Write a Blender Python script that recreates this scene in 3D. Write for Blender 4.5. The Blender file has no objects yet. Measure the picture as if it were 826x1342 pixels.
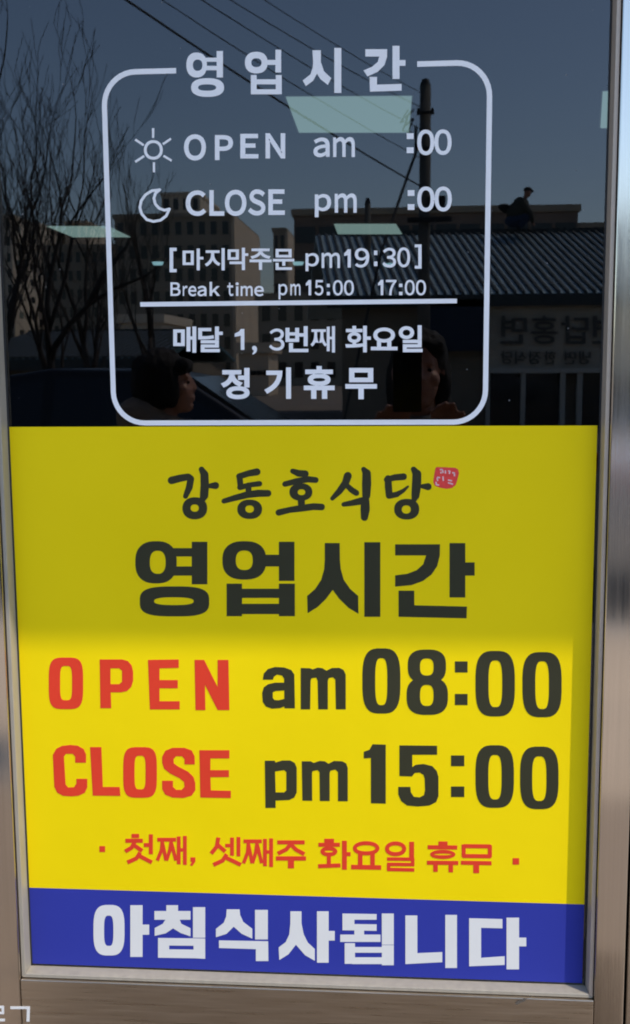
import bpy, bmesh, math, random
from mathutils import Vector, Matrix
from mathutils.geometry import delaunay_2d_cdt
R = math.radians
S = bpy.context.scene
C = S.collection
random.seed(7)

# ------------------------------------------------------------------ camera
F = 1450.0
ROT = Matrix(((0.9970432184588175, -0.0035840008, 0.0767592027),
              (0.0765507845, 0.1333324573, -0.9881105369),
              (-0.0066931042, 0.9910648873, 0.1332125805)))
CAM = Vector((0.0, -1.45, 1.5))
cd = bpy.data.cameras.new('camera'); cam = bpy.data.objects.new('camera', cd); C.objects.link(cam)
cam.matrix_world = Matrix.Translation(CAM) @ ROT.to_4x4()
cd.sensor_fit = 'VERTICAL'; cd.sensor_height = 24; cd.lens = F / 1342 * 24
cd.clip_start = 0.01; cd.clip_end = 2000
cd.dof.use_dof = True; cd.dof.focus_distance = 1.5; cd.dof.aperture_fstop = 11
S.camera = cam
# ------------------------------------------------------------------ sky and sun
SUN_AZ, SUN_EL = R(56), R(54)          # azimuth from the wall's outward normal towards +X
sd = Vector((math.sin(SUN_AZ) * math.cos(SUN_EL), -math.cos(SUN_AZ) * math.cos(SUN_EL), math.sin(SUN_EL)))
w = bpy.data.worlds.new('World'); S.world = w; w.use_nodes = True
nt = w.node_tree; nt.nodes.clear()
sky = nt.nodes.new('ShaderNodeTexSky'); sky.sky_type = 'NISHITA'; sky.sun_disc = False
sky.sun_elevation = SUN_EL; sky.sun_rotation = math.atan2(sd.x, sd.y)
sky.altitude = 50; sky.air_density = 1.0; sky.dust_density = 0.9; sky.ozone_density = 4.0
bg = nt.nodes.new('ShaderNodeBackground'); bg.inputs[1].default_value = 0.15
wo = nt.nodes.new('ShaderNodeOutputWorld')
nt.links.new(sky.outputs[0], bg.inputs[0]); nt.links.new(bg.outputs[0], wo.inputs[0])
sl = bpy.data.lights.new('sun', 'SUN'); sl.energy = 2.0; sl.angle = R(0.53); sl.color = (1, 0.93, 0.82)
so = bpy.data.objects.new('sun', sl); C.objects.link(so)
so.rotation_euler = sd.to_track_quat('Z', 'Y').to_euler(); so.location = (3, -3, 6)
S.view_settings.view_transform = 'Standard'; S.view_settings.look = 'None'
S.view_settings.exposure = 1.0; S.view_settings.gamma = 1; S.view_settings.use_curve_mapping = False
S.cycles.filter_width = 1.9
S.cycles.max_bounces = 8; S.cycles.transparent_max_bounces = 12

# ------------------------------------------------------------------ pixel -> place
def pl(x, y, Y=0.0):
    """point of the vertical plane at depth Y seen at photo pixel x,y"""
    r = ROT @ Vector((x - 413, -(y - 671), -F))
    return CAM + r * ((Y - CAM.y) / r.y)
def rf(x, y, D):
    """place in the street whose mirror image shows at pixel x,y, D metres in front of the glass"""
    p = pl(x, y, D); return Vector((p.x, -D, p.z))

# ------------------------------------------------------------------ materials
def mat(name, col, rough=0.5, metal=0.0, spec=0.5, var=0.0, scale=8.0, bump=0.0, bscale=200.0, coat=0.0, stretch=None, aniso=0.0):
    m = bpy.data.materials.new(name); m.use_nodes = True
    n = m.node_tree.nodes; L = m.node_tree.links; b = n['Principled BSDF']
    b.inputs['Base Color'].default_value = (*col, 1); b.inputs['Roughness'].default_value = rough
    b.inputs['Metallic'].default_value = metal; b.inputs['Specular IOR Level'].default_value = spec
    b.inputs['Coat Weight'].default_value = coat
    tc = n.new('ShaderNodeTexCoord'); mp = n.new('ShaderNodeMapping')
    L.new(tc.outputs['Object'], mp.inputs[0])
    if stretch: mp.inputs['Scale'].default_value = stretch
    if var:
        t = n.new('ShaderNodeTexNoise'); t.inputs['Scale'].default_value = scale; t.inputs['Detail'].default_value = 6
        L.new(mp.outputs[0], t.inputs[0])
        r = n.new('ShaderNodeMapRange'); r.inputs['From Min'].default_value = .3; r.inputs['From Max'].default_value = .7
        r.inputs['To Min'].default_value = 1 - var; r.inputs['To Max'].default_value = 1 + var * .6
        L.new(t.outputs[0], r.inputs[0])
        v = n.new('ShaderNodeVectorMath'); v.operation = 'SCALE'; v.inputs[0].default_value = col
        L.new(r.outputs[0], v.inputs['Scale']); L.new(v.outputs[0], b.inputs['Base Color'])
        r2 = n.new('ShaderNodeMapRange'); r2.inputs['From Min'].default_value = .3; r2.inputs['From Max'].default_value = .7
        r2.inputs['To Min'].default_value = rough * .85; r2.inputs['To Max'].default_value = min(1, rough * 1.2)
        L.new(t.outputs[0], r2.inputs[0]); L.new(r2.outputs[0], b.inputs['Roughness'])
    if bump:
        t = n.new('ShaderNodeTexNoise'); t.inputs['Scale'].default_value = bscale; t.inputs['Detail'].default_value = 4
        L.new(mp.outputs[0], t.inputs[0])
        bp = n.new('ShaderNodeBump'); bp.inputs['Strength'].default_value = bump; bp.inputs['Distance'].default_value = .002
        L.new(t.outputs[0], bp.inputs['Height']); L.new(bp.outputs[0], b.inputs['Normal'])
    if aniso:
        b.inputs['Anisotropic'].default_value = aniso
        tg = n.new('ShaderNodeTangent'); tg.direction_type = 'RADIAL'; tg.axis = 'Z'
        L.new(tg.outputs[0], b.inputs['Tangent'])
    return m
M = dict(
    yellow=mat('yellow_vinyl', (.88, .645, .0012), .42, spec=.14, var=.045, scale=3, bump=.5, bscale=9),
    blue=mat('blue_vinyl', (.030, .040, .29), .5, spec=.12, var=.04, scale=4),
    black=mat('black_print', (.040, .038, .020), .55, spec=.12, var=.05),
    red=mat('red_print', (.72, .050, .022), .5, spec=.12, var=.05),
    sred=mat('stamp_red', (.80, .06, .05), .5, spec=.25, var=.1, scale=300),
    spink=mat('stamp_pale', (.8, .50, .48), .5, spec=.25),
    greyw=mat('pale_print', (.70, .68, .64), .45, spec=.25, var=.03),
    white=mat('white_vinyl', (.90, .87, .85), .45, spec=.3, var=.03, scale=30),
    steel=mat('brushed_steel', (.60, .53, .46), .12, 1, var=.06, scale=6, stretch=(60, 60, .8), bump=.05, bscale=20, aniso=.75),
    steelr=mat('brushed_steel_rail', (.58, .49, .39), .30, 1, var=.10, scale=9, stretch=(1, 30, 30), bump=.05, bscale=20),
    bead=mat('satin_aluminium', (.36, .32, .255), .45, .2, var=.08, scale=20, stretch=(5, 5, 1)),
    bead_refl=mat('reflection_tan_aluminium', (.50, .40, .31), .42, .3, var=.08, scale=20, stretch=(5, 5, 1)),  # right bead only: warm reflection put into the base colour
    dust=mat('pale_dust', (.2, .2, .2), .9), smear=mat('dark_smear', (.10, .08, .06), .8),
    rubber=mat('black_gasket', (.02, .02, .02), .6),
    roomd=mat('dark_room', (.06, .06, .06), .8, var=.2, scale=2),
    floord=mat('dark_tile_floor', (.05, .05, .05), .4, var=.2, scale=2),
    stone=mat('grey_facade_stone', (.34, .32, .30), .7, var=.15, scale=5, bump=.4, bscale=60),
    added_canopy=mat('added_canopy_panel', (.42, .42, .42), .45, .3, var=.08),
    asphalt=mat('asphalt', (.11, .105, .095), .9, var=.25, scale=3, bump=.8, bscale=90),
    pave=mat('paving', (.42, .35, .27), .85, var=.22, scale=4, bump=.5, bscale=70),
    granite=mat('brown_granite', (.24, .185, .13), .6, var=.2, scale=30),
    matb=mat('coir', (.09, .065, .042), .95, var=.3, scale=80, bump=.8),
    kerb=mat('kerb_stone', (.40, .38, .35), .8, var=.15),
    dirt=mat('dusty_ground', (.26, .21, .16), .95, var=.25, scale=.4, bump=.5),
    paint=mat('road_paint', (.75, .75, .72), .6, var=.15, scale=20),
    bark=mat('bark', (.055, .042, .032), .9, var=.35, scale=20),
    roofm=mat('blue_grey_roof_sheet', (.44, .58, .64), .6, .1, var=.15, scale=2),
    roofrib=mat('dark_roof_rib', (.05, .06, .06), .6, .1, var=.1),
    roofb=mat('teal_roof_sheet', (.06, .15, .19), .5, .2, var=.15, scale=2),
    wallg=mat('dim_plaster', (.24, .20, .15), .85, var=.15, scale=1.5),
    fascia=mat('shop_fascia', (.50, .45, .36), .7, var=.1, scale=1),
    signd=mat('dark_sign_letter', (.10, .095, .085), .6),
    frame=mat('window_frame_grey', (.50, .49, .44), .5),
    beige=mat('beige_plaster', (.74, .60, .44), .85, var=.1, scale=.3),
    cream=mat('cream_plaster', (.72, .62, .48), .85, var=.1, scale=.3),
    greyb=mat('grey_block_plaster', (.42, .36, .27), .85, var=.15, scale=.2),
    brick=mat('brown_brick', (.26, .20, .16), .85, var=.2, scale=.6),
    pane=mat('dark_window_glass', (.02, .025, .03), .08, spec=.6),
    concrete=mat('pole_concrete', (.12, .115, .10), .9, var=.25, scale=5),
    wire=mat('black_cable', (.015, .015, .015), .6),
    carp=mat('black_car_paint', (.006, .006, .006), .3, coat=.25),
    cars=mat('silver_car_paint', (.55, .55, .56), .3, .5, coat=.6),
    tyre=mat('tyre', (.02, .02, .02), .85),
    rim=mat('alloy_rim', (.45, .45, .46), .3, .9),
    lampg=mat('headlight_glass', (.5, .5, .5), .08),
    skin=mat('skin', (.42, .20, .13), .5, var=.08, scale=60),
    hair=mat('black_hair', (.012, .009, .008), .8, var=.3, scale=80, stretch=(1, 1, .2)),
    coatb=mat('brown_coat', (.34, .26, .19), .85, var=.3, scale=25),
    coatk=mat('black_jacket', (.012, .012, .013), .8, var=.2, scale=25),
    coatg=mat('olive_jacket', (.06, .058, .042), .85, var=.2, scale=25),
    trous=mat('dark_trousers', (.02, .022, .03), .85),
    jeans=mat('blue_jeans', (.035, .055, .10), .85, var=.2, scale=30),
    shoe=mat('dark_shoe', (.015, .013, .012), .5),
    eyew=mat('eye', (.6, .57, .53), .2), phone=mat('phone_black', (.01, .01, .012), .15),
    collar=mat('grey_collar', (.22, .22, .22), .8), tarp=mat('navy_tarp', (.018, .03, .055), .7, var=.2),
    hill=mat('dark_hill', (.05, .05, .035), .95, var=.4, scale=.05),
)
def emit(name, col, k):
    m = bpy.data.materials.new(name); m.use_nodes = True; n = m.node_tree.nodes; n.clear()
    e = n.new('ShaderNodeEmission'); e.inputs[0].default_value = (*col, 1); e.inputs[1].default_value = k
    o = n.new('ShaderNodeOutputMaterial'); m.node_tree.links.new(e.outputs[0], o.inputs[0]); return m
M['panel'] = emit('lit_panel', (.80, 1.0, .98), .36)
M['spot'] = emit('lit_downlight', (.55, .85, 1.0), .7)
def glass():
    m = bpy.data.materials.new('tinted_door_glass'); m.use_nodes = True; n = m.node_tree.nodes; L = m.node_tree.links; n.clear()
    tr = n.new('ShaderNodeBsdfTransparent'); tr.inputs[0].default_value = (.50, .56, .55, 1)
    gl = n.new('ShaderNodeBsdfGlossy'); gl.inputs['Roughness'].default_value = 0.0; gl.inputs[0].default_value = (.86, .84, .84, 1)
    fr = n.new('ShaderNodeFresnel'); fr.inputs[0].default_value = 1.52
    ge = n.new('ShaderNodeNewGeometry'); sub = n.new('ShaderNodeMath'); sub.operation = 'SUBTRACT'; sub.inputs[0].default_value = 1
    L.new(ge.outputs['Backfacing'], sub.inputs[1])
    m1 = n.new('ShaderNodeMath'); m1.operation = 'MULTIPLY'; m1.inputs[1].default_value = 1.9; m1.use_clamp = True
    L.new(fr.outputs[0], m1.inputs[0])
    m2 = n.new('ShaderNodeMath'); m2.operation = 'MULTIPLY'; L.new(m1.outputs[0], m2.inputs[0]); L.new(sub.outputs[0], m2.inputs[1])
    # faint waviness of float glass
    tc = n.new('ShaderNodeTexCoord'); no = n.new('ShaderNodeTexNoise'); no.inputs['Scale'].default_value = 5; no.inputs['Detail'].default_value = 1
    bp = n.new('ShaderNodeBump'); bp.inputs['Strength'].default_value = .02; bp.inputs['Distance'].default_value = .002
    L.new(tc.outputs['Object'], no.inputs[0]); L.new(no.outputs[0], bp.inputs['Height']); L.new(bp.outputs[0], gl.inputs['Normal'])
    mx = n.new('ShaderNodeMixShader'); L.new(m2.outputs[0], mx.inputs[0]); L.new(tr.outputs[0], mx.inputs[1]); L.new(gl.outputs[0], mx.inputs[2])
    o = n.new('ShaderNodeOutputMaterial'); L.new(mx.outputs[0], o.inputs[0]); return m
M['glass'] = glass()

# ------------------------------------------------------------------ mesh helpers
class MB:
    def __init__(s): s.v = []; s.f = []
    def box(s, a, b):
        x0, y0, z0 = [min(a[i], b[i]) for i in range(3)]; x1, y1, z1 = [max(a[i], b[i]) for i in range(3)]
        k = len(s.v); s.v += [(x0, y0, z0), (x1, y0, z0), (x1, y1, z0), (x0, y1, z0), (x0, y0, z1), (x1, y0, z1), (x1, y1, z1), (x0, y1, z1)]
        s.f += [(k, k+3, k+2, k+1), (k+4, k+5, k+6, k+7), (k, k+1, k+5, k+4), (k+1, k+2, k+6, k+5), (k+2, k+3, k+7, k+6), (k+3, k, k+4, k+7)]
        return s
    def hexa(s, P):
        k = len(s.v); s.v += [tuple(p) for p in P]
        s.f += [(k, k+3, k+2, k+1), (k+4, k+5, k+6, k+7), (k, k+1, k+5, k+4), (k+1, k+2, k+6, k+5), (k+2, k+3, k+7, k+6), (k+3, k, k+4, k+7)]
        return s
    def tube(s, pts, rad, n=8):
        pts = [Vector(p) for p in pts]
        if not hasattr(rad, '__len__'): rad = [rad] * len(pts)
        k0 = len(s.v)
        for i, p in enumerate(pts):
            d = (pts[min(i+1, len(pts)-1)] - pts[max(i-1, 0)]).normalized()
            u = d.orthogonal().normalized() if i == 0 else (u - d * u.dot(d)).normalized()
            w_ = d.cross(u)
            for j in range(n):
                a = 2 * math.pi * j / n; s.v.append(tuple(p + (u * math.cos(a) + w_ * math.sin(a)) * rad[i]))
        for i in range(len(pts) - 1):
            for j in range(n):
                a = k0 + i*n + j; b = k0 + i*n + (j+1) % n; s.f.append((a, b, b+n, a+n))
        s.f.append(tuple(k0 + j for j in range(n))[::-1]); s.f.append(tuple(k0 + (len(pts)-1)*n + j for j in range(n)))
        return s
    def prism(s, poly, y0, y1):      # poly of (x,z) extruded along Y
        k = len(s.v); n = len(poly)
        s.v += [(x, y0, z) for x, z in poly] + [(x, y1, z) for x, z in poly]
        s.f += [tuple(range(k, k+n)), tuple(range(k+2*n-1, k+n-1, -1))]
        for i in range(n): j = (i+1) % n; s.f.append((k+i, k+n+i, k+n+j, k+j))
        return s
    def mesh(s, name, m):
        me = bpy.data.meshes.new(name); me.from_pydata(s.v, [], s.f); me.validate()
        bm = bmesh.new(); bm.from_mesh(me); bmesh.ops.recalc_face_normals(bm, faces=bm.faces); bm.to_mesh(me); bm.free()
        me.materials.append(M[m]); return me
    def obj(s, name, m, parent=None, bevel=0, smooth=False):
        me = s.mesh(name, m)
        if bevel:
            bm = bmesh.new(); bm.from_mesh(me)
            bmesh.ops.bevel(bm, geom=list(bm.edges), offset=bevel, segments=2, affect='EDGES', profile=.5)
            bm.to_mesh(me); bm.free()
        if smooth:
            for p in me.polygons: p.use_smooth = True
        return link(name, me, parent)
def link(name, me, parent=None):
    o = bpy.data.objects.new(name, me); C.objects.link(o)
    if parent is not None: o.parent = parent; o.matrix_parent_inverse = parent_world(parent).inverted()
    return o
def parent_world(p):
    m = Matrix.LocRotScale(p.location, p.rotation_euler, p.scale)
    if p.parent: m = parent_world(p.parent) @ p.matrix_parent_inverse @ m
    return m
def tag(o, label, cat, group=None):
    o['label'] = label; o['category'] = cat
    if group: o['group'] = group
    return o
def thing(name, loc, label, cat, group=None):
    o = bpy.data.objects.new(name, None); C.objects.link(o); o.location = loc; o.empty_display_size = .1
    return tag(o, label, cat, group)
def struct(o, kind='structure'): o['kind'] = kind; return o
def copy_tree(o, parent=None, loc=None):
    c = o.copy(); C.objects.link(c)
    if parent: c.parent = parent
    if loc is not None: c.location = loc
    for ch in [x for x in bpy.data.objects if x.parent == o and x != c]: copy_tree(ch, c)
    return c

# ------------------------------------------------------------------ flat lettering
TH = 0.0003
def union_mesh(name, pos, holes, m, Yb, th=TH):
    """pos/holes: lists of polygons already in the wall plane (x,z); their union minus holes, as a thin film"""
    vs, fs, kind = [], [], []
    for P, h in [(p, 0) for p in pos] + [(p, 1) for p in holes]:
        a = sum(P[i][0]*P[(i+1) % len(P)][1] - P[(i+1) % len(P)][0]*P[i][1] for i in range(len(P)))
        if abs(a) < 1e-10: continue
        if a < 0: P = P[::-1]
        k = len(vs); vs += [Vector((p[0]*100, p[1]*100)) for p in P]; fs.append(list(range(k, k+len(P)))); kind.append(h)
    V, E_, T, ov, oe, of = delaunay_2d_cdt(vs, [], fs, 0, 1e-5, True)
    bm = bmesh.new(); bv = [bm.verts.new((v.x/100, Yb, v.y/100)) for v in V]
    for t, ids in zip(T, of):
        if ids and not any(kind[i] for i in ids):
            try: bm.faces.new([bv[i] for i in t])
            except ValueError: pass
    bmesh.ops.delete(bm, geom=[v for v in bm.verts if not v.link_faces], context='VERTS')
    for f in bm.faces:
        f.normal_update()
        if f.normal.y > 0: f.normal_flip()
    r = bmesh.ops.extrude_face_region(bm, geom=list(bm.faces))
    for v in [g for g in r['geom'] if isinstance(g, bmesh.types.BMVert)]: v.co.y -= th
    bmesh.ops.recalc_face_normals(bm, faces=bm.faces)
    me = bpy.data.meshes.new(name); bm.to_mesh(me); bm.free(); me.materials.append(M[m]); return me
def ellip(x0, x1, y0, y1, e=2.0, n=36):
    cx, cy, rx, ry = (x0+x1)/2, (y0+y1)/2, (x1-x0)/2, (y1-y0)/2; o = []
    for i in range(n):
        a = 2*math.pi*(i+.5)/n; c, s_ = math.cos(a), math.sin(a)
        o.append((cx + rx*math.copysign(abs(c)**(2/e), c), cy + ry*math.copysign(abs(s_)**(2/e), s_)))
    return o
def stroke(pts, wd, cap=False):
    """pts of (x,y) or (x,y,width); quads between joints and discs at them"""
    P = [(p[0], p[1], p[2] if len(p) > 2 else wd) for p in pts]; out = []
    for i in range(len(P)-1):
        (ax, ay, aw), (bx, by, bw) = P[i], P[i+1]; d = math.hypot(bx-ax, by-ay) or 1; nx, ny = -(by-ay)/d, (bx-ax)/d
        out.append([(ax+nx*aw/2, ay+ny*aw/2), (bx+nx*bw/2, by+ny*bw/2), (bx-nx*bw/2, by-ny*bw/2), (ax-nx*aw/2, ay-ny*aw/2)])
    for i, (x, y, q) in enumerate(P):
        if cap or 0 < i < len(P)-1: out.append(ellip(x-q/2, x+q/2, y-q/2, y+q/2, 2, 14))
    return out
def B(x0, x1, y0, y1): return ('b', [(x0, y0), (x1, y0), (x1, y1), (x0, y1)])
def Pg(*p): return ('b', list(p))
def Ring(x0, x1, y0, y1, a0, a1, b0, b1, e=2.6, e2=None): return ('ring', ellip(x0, x1, y0, y1, e), ellip(a0, a1, b0, b1, e2 or e))
def St(w_, *pts, cap=False): return ('s', stroke(pts, w_, cap))
def Hole(*p): return ('h', list(p))
def RingC(cx, cy, rx, ry, w_): return Ring(cx-rx-w_/2, cx+rx+w_/2, cy-ry-w_/2, cy+ry+w_/2, cx-rx+w_/2, cx+rx-w_/2, cy-ry+w_/2, cy+ry-w_/2, 2.1)
def glyph(parent, frame, prims, m, Yb, name='letter', D=None):
    """prims drawn in the coordinates of a window of the picture: frame = (x0, y0, scale)"""
    ox, oy, sc = frame; pos, holes, out = [], [], []
    def tr(P):
        r = []
        for x, y in P:
            q = pl(ox + x/sc, oy + y/sc, Yb if D is None else D); r.append((q.x, q.z))
        return r
    for p in prims:
        if p[0] == 'b': pos.append(tr(p[1]))
        elif p[0] == 'h': holes.append(tr(p[1]))
        elif p[0] == 's': pos += [tr(q) for q in p[1]]
        elif p[0] == 'ring':
            a, b = tr(p[1]), tr(p[2]); n = len(a)
            for i in range(n): j = (i+1) % n; pos.append([a[i], a[j], b[j], b[i]])
    return link(name, union_mesh(name, pos, holes, m, Yb if D is None else -D, TH if D is None else .02), parent)
_gc = {}
def font_poly(ch, off):
    k = (ch, off)
    if k not in _gc:
        cu = bpy.data.curves.new('t', 'FONT'); cu.body = ch; cu.offset = off; cu.resolution_u = 6
        o = bpy.data.objects.new('t', cu); C.objects.link(o)
        dg = bpy.context.evaluated_depsgraph_get(); me = bpy.data.meshes.new_from_object(o.evaluated_get(dg))
        vs = [v.co.copy() for v in me.vertices]; fs = [tuple(p.vertices) for p in me.polygons]
        bpy.data.objects.remove(o); bpy.data.curves.remove(cu); bpy.data.meshes.remove(me); _gc[k] = (vs, fs)
    return _gc[k]
def fglyph(parent, frame, text, box, m, Yb, off=.02, names=None):
    """word set in the built-in sans and fitted to a box (x0,x1,y0,y1) of the picture window; one mesh a letter"""
    ox, oy, sc = frame; vs, fs = font_poly(text, off)
    x0, x1 = min(v.x for v in vs), max(v.x for v in vs); y0, y1 = min(v.y for v in vs), max(v.y for v in vs)
    bar = max(v.x for v in font_poly('|', off)[0]); out = []
    for i, ch in enumerate(text):
        if ch == ' ': continue
        adv = max(v.x for v in font_poly(text[:i] + '|', off)[0]) - bar if i else 0
        gv, gf = font_poly(ch, off)
        bm = bmesh.new(); bv = []
        for v in gv:
            u = (v.x + adv - x0) / (x1 - x0); t = (v.y - y0) / (y1 - y0)
            q = pl(ox + (box[0] + u*(box[1]-box[0]))/sc, oy + (box[3] + t*(box[2]-box[3]))/sc, Yb)
            bv.append(bm.verts.new((q.x, Yb, q.z)))
        for f in gf:
            try: bm.faces.new([bv[k] for k in f])
            except ValueError: pass
        bmesh.ops.remove_doubles(bm, verts=bm.verts, dist=1e-6)
        for f in bm.faces:
            f.normal_update()
            if f.normal.y > 0: f.normal_flip()
        r = bmesh.ops.extrude_face_region(bm, geom=list(bm.faces))
        for v in [g for g in r['geom'] if isinstance(g, bmesh.types.BMVert)]: v.co.y -= TH
        bmesh.ops.recalc_face_normals(bm, faces=bm.faces)
        me = bpy.data.meshes.new('letter'); bm.to_mesh(me); bm.free(); me.materials.append(M[m])
        nm = 'digit' if ch.isnumeric() else ('colon' if ch == ':' else ('bracket' if ch in '[]' else ('comma' if ch == ',' else 'letter')))
        out.append(link(nm, me, parent))
    return out

# ================================================================== SETTING: ground
def slab(name, x0, x1, y0, y1, z0, z1, m): return struct(MB().box((x0, y0, z0), (x1, y1, z1)).obj(name, m))
g = MB(); g.v = [(-600, -900, -.004), (600, -900, -.004), (600, 60, -.004), (-600, 60, -.004)]; g.f = [(0, 1, 2, 3)]
struct(g.obj('ground', 'dirt'))
slab('pavement', -30, 30, -4.2, -.3, -.002, .12, 'pave')
for i in range(30): slab('kerb', -30+i*2+.01, -28+i*2-.01, -4.4, -4.205, -.002, .125, 'kerb')
g = MB(); g.v = [(-200, -13, .0), (200, -13, .0), (200, -4.4, .0), (-200, -4.4, .0)]; g.f = [(0, 1, 2, 3)]
struct(g.obj('road', 'asphalt'))
for i in range(9): g = MB(); x = -27+i*6; g.v = [(x, -8.8, .004), (x+3, -8.8, .004), (x+3, -8.68, .004), (x, -8.68, .004)]; g.f = [(0, 1, 2, 3)]; struct(g.obj('road_marking', 'paint'))
slab('added_doorstep', -2.1, 2.1, -2.0, -.3, -.002, .135, 'granite')  # added slab, unseen: tones the bounce and reflections on the door
slab('far_pavement', -40, 40, -15.5, -13, -.002, .12, 'pave')

mt_ = tag(MB().box((-.75, -1.05, .136), (.50, -.33, .148)).obj('added_mat', 'matb', bevel=.003), 'brown coir mat added out of view to dim light bounced onto the door', 'mat')  # added mat, unseen: cuts light bounced up onto the lower door
# ================================================================== facade, room, door
XL, XR, ZB, ZT = -.5250, .2568, .6478, 2.22            # daylight opening of the pane
FY = -.026                                              # front of the door's steel
LX, RXO = XL-.048, XR+.0475                              # outer edges of the leaf's stiles
fac = thing('restaurant_front', (0, 0, 0), 'restaurant front of grey stone with steel jambs round the glass door', 'building')
for x0, x1 in ((-8, LX-.30), (RXO+.36, 8)):
    n = 5
    for i in range(n):
        a = x0+(x1-x0)*i/n; b = x0+(x1-x0)*(i+1)/n
        for j in range(5): MB().box((a+.003, -.30 + .26, .12+j*.9+.003), (b-.003, .12, .12+(j+1)*.9-.003)).obj('stone_panel', 'stone', fac)
for j in range(6): MB().box((LX-.3+.197*j+.003, -.04, 2.46), (LX-.3+.197*(j+1)-.003, .12, 4.6)).obj('stone_panel', 'stone', fac) if j < 7 else None
MB().box((RXO+.0032, -.0245, .12), (RXO+.352, .10, 2.40)).obj('jamb', 'steel', fac, bevel=.002)
MB().box((LX-.292, -.0245, .12), (LX-.0032, .10, 2.40)).obj('jamb', 'steel', fac, bevel=.002)
MB().box((LX-.292, -.03, 2.403), (RXO+.352, .10, 2.455)).obj('lintel', 'steel', fac, bevel=.002)
MB().box((LX-.3, -.05, .05), (RXO+.36, .12, .118)).obj('threshold', 'stone', fac, bevel=.003)
# added roof slab, unseen; its shadow edge falls across the notice
CZ, CD = 2.60, .580
cn = MB().box((-1.7, -CD, CZ), (2.6, -.045, CZ+.12)).obj('added_canopy', 'added_canopy', fac, bevel=.004)
MB().box((-1.72, -CD-.02, CZ-.001), (2.62, -CD-.002, CZ+.16)).obj('added_canopy_edge', 'steelr', fac)
# the dark room behind the glass
room = thing('dining_room', (0, 4, 0), 'dark dining room seen dimly through the door glass', 'room')
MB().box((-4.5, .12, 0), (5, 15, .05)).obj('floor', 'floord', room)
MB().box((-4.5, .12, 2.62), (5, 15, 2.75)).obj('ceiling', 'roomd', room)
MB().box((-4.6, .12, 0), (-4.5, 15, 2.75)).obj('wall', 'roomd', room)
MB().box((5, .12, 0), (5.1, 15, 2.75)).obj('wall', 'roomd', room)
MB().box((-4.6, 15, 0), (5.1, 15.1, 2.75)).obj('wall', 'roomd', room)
def ceil_at(x, y, z=2.6):
    r = ROT @ Vector((x-413, -(y-671), -F)); return CAM + r*((z-CAM.z)/r.z)
lamp_l = [((375, 128), (540, 127), (536, 174), (392, 174), 'square lit ceiling panel just below the white heading, largest of the panels behind the glass'),
          ((438, 294), (519, 294), (527, 307), (443, 307), 'thin far ceiling panel behind the white pm and last order line'),
          ((62, 297), (142, 297), (171, 311), (96, 311), 'thin far ceiling panel left of the white border among bare branches'),
          ((790, 121), (950, 121), (938, 168), (787, 168), 'ceiling panel cut off by the right steel stile')]
for a, b, c, d, lb in lamp_l:
    P = [ceil_at(*q) for q in (a, b, c, d)]
    t = thing('ceiling_light', sum(P, Vector())/4, lb, 'ceiling light', 'ceiling lights in the dining room')
    hp = MB().hexa([p for p in P] + [p + Vector((0, 0, .03)) for p in P]); hp.obj('diffuser', 'panel', t)
    cc = sum(P, Vector())/4; Q = [cc + (p-cc)*1.03 + Vector((0, 0, .004)) for p in P]
    MB().hexa(Q + [q + Vector((0, 0, .016)) for q in Q]).obj('frame', 'bead', t)
for x, y, lb in ((207, 343, 'small round downlight left of the white opening bracket'), (391, 343, 'small round downlight before the white pm of the last order line'), (509, 345, 'small round downlight behind the thirty of the last order line')):
    p = ceil_at(x, y, 2.6); t = thing('downlight', p, lb, 'downlight', 'downlights in the dining room')
    MB().tube([p + Vector((0, 0, -.035)), p+Vector((0, 0, .02))], [.05, .075], 16).obj('bulb', 'spot', t)
    MB().tube([p+Vector((0, 0, -.004)), p+Vector((0, 0, .02))], .09, 16).obj('rim', 'bead', t)

door = thing('glass_door', ((XL+XR)/2, 0, .12), 'stainless steel framed glass door with white vinyl hours and yellow notice', 'door')
pane = MB().box((XL-.012, 0, ZB-.012), (XR+.012, .008, ZT+.012)).obj('pane', 'glass', door)
BW = .0072                                              # glazing bead face
def bead(P0, P1, inward, bm_='bead'):
    """glazing bead with a sloping inner face between two corners; inward = unit vector into the pane"""
    a, b = Vector(P0), Vector(P1); i = Vector(inward); d = (b-a).normalized()
    f, bk = -.0205, -.0004
    m = MB()
    # mitred ends: outer edge longer than the inner one
    o1, o2 = a - i*BW - d*BW, b - i*BW + d*BW
    def v(p, y): return (p.x, y, p.z)
    A = [v(a, bk), v(b, bk), v(o2, bk), v(o1, bk)]
    a2, b2 = a - i*.0018 - d*.0018, b - i*.0018 + d*.0018
    Bf = [v(a2, f), v(b2, f), v(o2, f), v(o1, f)]
    m.hexa(A + Bf); return m.obj('glazing_bead', bm_, door, bevel=.0008)
bead((XL, 0, ZB), (XL, 0, ZT), (1, 0, 0)); bead((XR, 0, ZB), (XR, 0, ZT), (-1, 0, 0), 'bead_refl')
bead((XL, 0, ZB), (XR, 0, ZB), (0, 0, 1)); bead((XL, 0, ZT), (XR, 0, ZT), (0, 0, -1))
for x0, x1 in ((XL, XL+.0022), (XR-.0022, XR)): MB().box((x0, -.0016, ZB), (x1, -.0002, ZT)).obj('gasket', 'rubber', door)
g0 = BW + .0008
MB().box((LX, FY, .135), (XL-g0, .03, 2.395)).obj('stile', 'steel', door, bevel=.0016)
MB().box((XR+g0, FY, .135), (RXO, .03, 2.395)).obj('stile', 'steel', door, bevel=.0016)
MB().box((XL-g0+.0006, FY+.0005, .135), (XR+g0-.0006, .03, ZB-g0)).obj('bottom_rail', 'steelr', door, bevel=.001)
MB().box((XL-g0+.0006, FY+.0005, ZT+g0), (XR+g0-.0006, .03, 2.395)).obj('top_rail', 'steelr', door, bevel=.001)
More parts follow.
